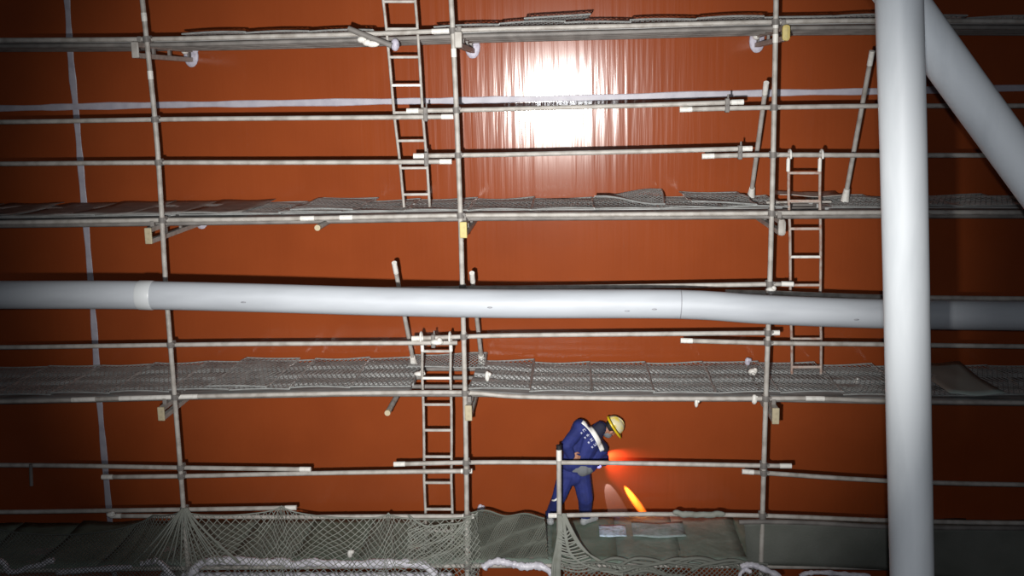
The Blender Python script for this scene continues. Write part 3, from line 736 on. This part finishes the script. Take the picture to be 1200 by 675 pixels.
lump(571, 441, -1.15, 0.045, (0.7, 1, 1.5), 'pale taped clamp on the third platform just right of the middle pole')
lump(492, 438, -1.3, 0.05, (1.5, 1, 0.6), 'white taped clamp on the third platform left of the bottom ladder')
lump(903, 341, FR - .02, 0.055, (1.0, 1, 0.9), 'white taped coupler on the right pole above the thick pipe')
lump(512, 401, RY - .06, 0.05, (1.6, 1, 0.7), 'white tape lump between the hooks of the bottom ladder')

# ------------------------------------------------------------------ the worker
ZP = zl(4, at(665, 615, -0.6).x) + 0.06
fL = atz(645, 613.5, ZP); fR = atz(686, 614, ZP)
def J(px, py, Y): return at(px, py, Y)
hipL, hipR = J(664, 557, -0.72), J(681, 557, -0.66)
kneeL, kneeR = J(655, 583, -0.78), J(686, 584, -0.70)
ankL = Vector((fL.x, fL.y + 0.03, ZP + 0.10)); ankR = Vector((fR.x, fR.y + 0.03, ZP + 0.10))
waist = J(675, 546, -0.70); belly = J(683, 530, -0.70); chest = J(692, 513, -0.68)
neckb = J(702, 503, -0.64); head = J(716, 501.5, -0.60)
shL, shR = J(680, 501, -0.78), J(704, 526, -0.58)
elL, wrL = J(664, 522, -0.93), J(669, 534, -0.90)
elR, wrR = J(708, 540, -0.42), J(701.5, 539, -0.24)
body = thing('person', 'worker in navy overalls and yellow helmet bending towards the red wall', 'person', Vector(((fL.x+fR.x)/2, (fL.y+fR.y)/2, ZP)))
OB = Vector(body.location)
# head axes
up = (at(100 + 0.83*97, 300 - 0.55*97, -0.6) - at(100, 300, -0.6)).normalized()
fw = Vector((0.50, 0.42, -0.76)); fw = (fw - up*fw.dot(up)).normalized(); sd = fw.cross(up).normalized()
HR = Matrix((sd, fw, up)).transposed()
def hp(x, y, z): return head + sd*x + fw*y + up*z
mb = MB()
mb.cap(hipL, kneeL, .075, .052); mb.cap(kneeL, ankL, .05, .036); mb.cap(hipR, kneeR, .075, .052); mb.cap(kneeR, ankR, .05, .036)
mb.cap(ankL, fL + Vector((-.02, .10, .04)), .036, .03); mb.cap(ankR, fR + Vector((.09, .08, .04)), .036, .03)
mb.cap(hipL, hipR, .09, .09); mb.cap(waist, chest, .11, .12); mb.cap(shL, shR, .07, .07); mb.cap(chest, neckb, .1, .07); mb.cap(neckb, hp(0, 0, -0.03), .055, .055)
mb.cap(shL, elL, .05, .04); mb.cap(elL, wrL, .04, .03); mb.cap(shR, elR, .05, .04); mb.cap(elR, wrR, .04, .03)
mb.ball(hp(0, 0, 0.02), 0.098, (0.80, 0.98, 1.08), HR, 16); mb.ball(hp(0, 0.03, -0.06), 0.07, (0.82, 0.9, 0.85), HR)   # skull, jaw
mb.ball(hp(0, 0.105, -0.025), 0.02, (0.7, 1, 1.3), HR, 8); mb.ball(hp(0, 0.088, -0.068), 0.022, (1.2, 0.6, 0.45), HR, 8)  # nose, mouth
mb.ball(hp(0, 0.085, -0.1), 0.022, (1.1, .8, .8), HR, 8)
for s in (-1, 1): mb.ball(hp(s*0.082, -0.005, -0.02), 0.03, (0.4, 0.7, 1.1), HR, 8)
def hand(mb, w, pd, nrm, thumb):
    """palm from the wrist along pd; five curled fingers"""
    pd = pd.normalized(); nrm = (nrm - pd*nrm.dot(pd)).normalized(); sx = pd.cross(nrm)
    for k in (-0.5, 0, 0.5): mb.cap(w + sx*k*0.045, w + pd*0.08 + sx*k*0.055, .017, .016, 8)
    for k, ln in ((-1.5, .055), (-.5, .07), (.5, .075), (1.5, .066)):
        a = w + pd*0.085 + sx*k*0.021; b = a + pd*ln*.5 + nrm*ln*.22; c = b + pd*ln*.15 + nrm*ln*.45
        mb.cap(a, b, .0105, .0095, 8); mb.cap(b, c, .0095, .008, 8)
    a = w + pd*0.025 + sx*thumb*0.03; b = a + sx*thumb*0.035 + pd*0.035; c = b + pd*0.03 + nrm*0.015
    mb.cap(a, b, .013, .011, 8); mb.cap(b, c, .011, .009, 8)
hand(mb, wrL, Vector((0.75, 0.10, -0.35)), Vector((0.1, 0.9, -0.2)), 1)
hdirR = Vector((0.6, 0.35, -0.45)).normalized()
hand(mb, wrR, hdirR, Vector((-0.8, 0.2, 0.1)), 1)
remeshed(mb, 'body', M['skin'], 0.0065, 2, body, OB)
# hair, eyes
mb = MB(); mb.ball(hp(0, -0.015, 0.03), 0.104, (0.82, 0.95, 1.0), HR, 16)
for v in [v for v in mb.bm.verts if (v.co - hp(0, 0.03, -0.0)).dot(fw) > 0.0 and (v.co-head).dot(up) < 0.06 or (v.co-head).dot(up) < -0.05]: mb.bm.verts.remove(v)
mb.obj('hair', M['hair'], parent=body)
# trousers
mb = MB()
mb.cap(hipL, kneeL, .118, .09); mb.cap(kneeL, ankL + Vector((0, 0, .01)), .09, .066); mb.cap(hipR, kneeR, .122, .10); mb.cap(kneeR, ankR + Vector((0, 0, .01)), .098, .076)
mb.cap(hipL + Vector((0, 0, .02)), hipR + Vector((0, 0, .02)), .125, .125)
mb.cap((hipL+hipR)/2, waist - Vector((0, 0, .02)), .135, .125)
trousers = remeshed(mb, 'trousers', M['navy'], 0.010, 3, body, OB)
for A, nm in ((ankL, 'l'), (ankR, 'r')):
    MB().tube([A + Vector((0, 0, 0.045)), A + Vector((0, 0, -0.01)), A + Vector((0, 0, -0.035))], [.068, .072, .066], 14).obj('cuff', M['boot_dark'], parent=body)
# undershirt hanging below the jacket
mb = MB(); mb.cap(J(675, 546, -0.73), J(687, 546, -0.70), .115, .115); mb.cap(J(680, 545, -.72), J(682, 548, -.73), .122, .115)
remeshed(mb, 'undershirt', M['grey_cloth'], 0.010, 3, body, OB)
# jacket
mb = MB()
mb.cap(shL, shR, .10, .10); mb.cap(shL + Vector((0, .03, -.01)), J(668, 542, -0.74), .11, .125); mb.cap(shR + Vector((-.02, 0, 0)), J(690, 544, -0.68), .10, .115)
mb.cap(chest, waist, .15, .14); mb.cap(J(672, 541, -.74), J(689, 543, -.70), .12, .11)
mb.cap(chest, neckb + (neckb-chest)*0.15, .13, .085); mb.cap(shL, elL, .088, .078); mb.cap(elL, wrL, .075, .055)
mb.cap(shR, elR, .08, .07); mb.cap(elR, wrR - hdirR*0.01, .068, .052)
jacket = remeshed(mb, 'jacket', M['navy'], 0.010, 3, body, OB)
# boots
for F_, v in ((fL, Vector((-.01, .13, 0))), (fR, Vector((.13, .11, 0)))):
    mb = MB(); b0 = Vector((F_.x, F_.y, ZP))
    mb.cap(b0 + Vector((0, 0, .05)), b0 + v + Vector((0, 0, .04)), .052, .045); mb.cap(b0 + Vector((0, .01, .05)), b0 + Vector((0, .02, .13)), .052, .055)
    mb.ball(b0 - v.normalized()*.03 + Vector((0, 0, .04)), .05)
    b = remeshed(mb, 'boot', M['boot'], 0.008, 3, body, OB)
    for vv in b.data.vertices:
        if vv.co.z < 0.004: vv.co.z = 0.004
# helmet
mb = MB(); n, m_ = 28, 9; rings = []
hc = hp(0, -0.005, 0.045)
for j in range(m_ + 1):
    th = math.radians(90*j/m_); rr = math.cos(th)**0.8 if j < m_ else 0.001; zz = 0.122*math.sin(th)
    rings.append([mb.bm.verts.new(hc + sd*(0.118*rr*math.cos(2*math.pi*k/n)) + fw*(0.14*rr*math.sin(2*math.pi*k/n)) + up*zz) for k in range(n)])
for j in range(m_):
    for k in range(n):
        f = mb.bm.faces.new((rings[j][k], rings[j][(k+1) % n], rings[j+1][(k+1) % n], rings[j+1][k])); f.smooth = True
hs = mb.obj('helmet', M['helmet_top'], parent=body); hs['label'] = 'yellow safety helmet with glare painted pale on its crown'
md = hs.modifiers.new('t', 'SOLIDIFY'); md.thickness = 0.006
mb = MB(); ra, rb, rc = [], [], []
for k in range(n):
    an = 2*math.pi*k/n; c_, s_ = math.cos(an), math.sin(an); ex = 0.016 + 0.05*max(s_, 0)**2
    for L_, e, z in ((ra, 0.0, 0.022), (rb, ex, -0.008), (rc, ex - .004, -0.016)):
        L_.append(mb.bm.verts.new(hc + sd*((0.119 + e)*c_) + fw*((0.141 + e)*s_) + up*z))
for k in range(n):
    q = (k+1) % n
    for A_, B_ in ((ra, rb), (rb, rc), (rc, ra)):
        f = mb.bm.faces.new((A_[k], A_[q], B_[q], B_[k])); f.smooth = True
mb.obj('helmet_brim', M['helmet'], parent=hs)['label'] = 'bright yellow brim'
mb = MB(); mb.tube([hc + fw*(0.135*math.cos(a)) + up*(0.122*math.sin(a)) for a in [math.pi*k/14 for k in range(1, 14)]], 0.012, 8)
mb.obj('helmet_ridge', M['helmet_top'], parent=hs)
# conforming patches on the jacket (seen from behind): yoke, reflective stripe, print
bpy.context.view_layer.update()
dg = bpy.context.evaluated_depsgraph_get()
bv = BVHTree.FromObject(jacket, dg); Mi = Matrix.Translation(OB)
def hit(px, py):
    d = ray(px, py).normalized(); loc, nr, _, _ = bv.ray_cast(CAMLOC - OB, d)
    return (loc + OB - d*0.0, d) if loc else (None, d)
def patch(quadfun, nu, nv, off, name, m, label=None, parent=None):
    mb = MB(); g = {}
    for i in range(nu+1):
        for j in range(nv+1):
            x, y = quadfun(i/nu, j/nv); p, d = hit(x, y)
            if p: g[i, j] = mb.bm.verts.new(p - d*off)
    for i in range(nu):
        for j in range(nv):
            q = [g.get(k) for k in ((i, j), (i+1, j), (i+1, j+1), (i, j+1))]
            if all(q) and max((q[a].co-q[b].co).length for a in range(4) for b in range(a)) < 0.12:
                f = mb.bm.faces.new(q); f.smooth = True
    o = mb.obj(name, M[m], parent=parent or jacket, origin=OB)
    md = o.modifiers.new('t', 'SOLIDIFY'); md.thickness = 0.004; md.offset = 0
    if label: o['label'] = label
    return o
def qcurve(p0, p1, p2, w0, w1, w2):
    def f(u, v):
        x = (1-u)**2*p0[0] + 2*u*(1-u)*p1[0] + u*u*p2[0]; y = (1-u)**2*p0[1] + 2*u*(1-u)*p1[1] + u*u*p2[1]
        tx = 2*(1-u)*(p1[0]-p0[0]) + 2*u*(p2[0]-p1[0]); ty = 2*(1-u)*(p1[1]-p0[1]) + 2*u*(p2[1]-p1[1]); l = math.hypot(tx, ty)
        w = (1-u)**2*w0 + 2*u*(1-u)*w1 + u*u*w2
        return x - ty/l*w*(v-.5), y + tx/l*w*(v-.5)
    return f
patch(qcurve((689, 489), (706, 499), (712, 529), 10, 22, 8), 26, 14, 0.006, 'dark_yoke', 'dark_navy', 'black shoulder yoke of the jacket')
patch(qcurve((682.5, 494), (697, 503), (706, 528.5), 4.8, 6.6, 5.4), 30, 4, 0.014, 'reflective_stripe', 'reflective', 'white reflective stripe across the back')
# pale printed characters and the row of dots under the stripe
cx0, cy0, cx1, cy1 = 685.0, 504.5, 697.5, 521.0
dx, dy = (cx1-cx0), (cy1-cy0); L_ = math.hypot(dx, dy); tx, ty = dx/L_, dy/L_; nx_, ny_ = -ty, tx
def mark(cx, cy, w, h, rot=0.0):
    ca, sa = math.cos(rot), math.sin(rot)
    def f(u, v):
        a, b = (u-.5)*w, (v-.5)*h; a, b = a*ca - b*sa, a*sa + b*ca
        return cx + tx*a + nx_*b, cy + ty*a + ny_*b
    return f
for k in range(4):
    f0 = k/3; cx, cy = cx0 + dx*f0, cy0 + dy*f0
    for (a, b, w, h) in (((-.2, 1.3, 3.6, 0.8), (-.2, -1.2, 3.4, 0.8), (-1.5, 0, 0.9, 3.2)) if k == 0 else
                         ((0, 1.4, 3.0, .8), (0, 0, 3.4, .8), (0, 0, .9, 3.6)) if k == 1 else
                         ((-1.2, 0, .9, 3.4), (1.2, 0, .9, 3.4), (0, .3, 2.6, .8)) if k == 2 else ((0, 1.3, 3.2, .8), (0, -1.2, 3.2, .8), (.9, 0, .9, 3.2))):
        patch(mark(cx + tx*a + nx_*b, cy + ty*a + ny_*b, w, h), 3, 3, 0.010, 'printed_character', 'print')
    patch(mark(cx + nx_*4.6 + tx*0.4, cy + ny_*4.6 + ty*0.4, 2.3, 1.9), 3, 3, 0.010, 'printed_dot', 'print')
bv = BVHTree.FromObject(trousers, dg)
patch(qcurve((646.5, 586), (650, 588), (653.5, 583.5), 1.6, 2.4, 1.8), 8, 3, 0.008, 'knee_band', 'reflective', 'pale reflective band on the left trouser leg', parent=trousers)
# collar cloth / mask at the face, pale strap above the shoulder
mb = MB(); mb.ball(hp(0.0, 0.045, -0.075), 0.072, (0.95, 0.95, 0.8), HR, 14); mb.obj('face_mask', M['grey_cloth'], parent=body)['label'] = 'grey dust mask'

# hand lamp held in the right hand, close to the wall
le = at(709, 541, -0.12)
ld = (at(741.5, 583.5, 0) - le).normalized()
lp = le - ld*0.115
lamp = thing('hand_lamp', 'small inspection lamp held by the worker near the wall', 'lamp', lp)
MB().tube([lp - ld*0.06, lp + ld*0.07, lp + ld*0.075], [.019, .019, .026], 14).obj('lamp_body', M['black'], parent=lamp)
MB().tube([lp + ld*0.075, lp + ld*0.105], .03, 16).obj('lamp_head', M['black'], parent=lamp)
MB().tube([lp + ld*0.103, lp + ld*0.108], .026, 16).obj('lamp_lens', M['lens'], parent=lamp)
le2 = at(703.0, 550.0, -0.13); ld2 = (at(718, 585, 0) - le2).normalized(); lq = le2 - ld2*0.08
lamp2 = thing('belt_lamp', 'tiny bluish lamp clipped at the hem of the worker jacket', 'lamp', lq)
MB().tube([lq - ld2*0.05, lq + ld2*0.03], .022, 12).obj('lamp_body', M['black'], parent=lamp2)
MB().ball(lq + ld2*0.03, 0.03, (1.2, 1, 0.8), n=12).obj('lamp_lens', M['lens'], parent=lamp2)

# ------------------------------------------------------------------ lights
def spot(name, loc, target, energy, size, blend, color=(1, 1, 1), radius=0.05):
    l = bpy.data.lights.new(name, 'SPOT'); l.energy = energy; l.spot_size = math.radians(size); l.spot_blend = blend; l.color = color; l.shadow_soft_size = radius
    o = bpy.data.objects.new(name, l); COL.objects.link(o); o.location = loc
    o.rotation_euler = (Vector(target)-Vector(loc)).to_track_quat('-Z', 'Y').to_euler(); return o
spot('torch_beam', CAMLOC + Vector((-0.30, 0.05, -0.36)), at(582, 272, 0), 8900, 52.5, 1.0, (1.0, 0.97, 0.92), 0.05)
l = bpy.data.lights.new('camera_flash', 'POINT'); l.energy = 640; l.color = (0.93, 0.96, 1.0); l.shadow_soft_size = 0.02
fo = bpy.data.objects.new('camera_flash', l); COL.objects.link(fo); fo.location = CAMLOC + Vector((0.03, -0.02, 0.05))
spot('lamp_core', le, at(741.5, 583.5, 0), 3000, 9.0, 1.0, (1.0, 0.72, 0.20), 0.004)
spot('lamp_spill', at(706.5, 531.5, -0.12), at(731, 547, 0.0), 44, 92, 0.9, (1.0, 0.26, 0.20), 0.004)
spot('belt_lamp_beam', le2, at(718, 585, 0), 150, 23, 0.2, (0.12, 0.33, 1.0), 0.004)
wd = bpy.data.worlds.new('world'); SC.world = wd; wd.use_nodes = True
wd.node_tree.nodes['Background'].inputs[0].default_value = (0.8, 0.75, 0.8, 1); wd.node_tree.nodes['Background'].inputs[1].default_value = 0.012
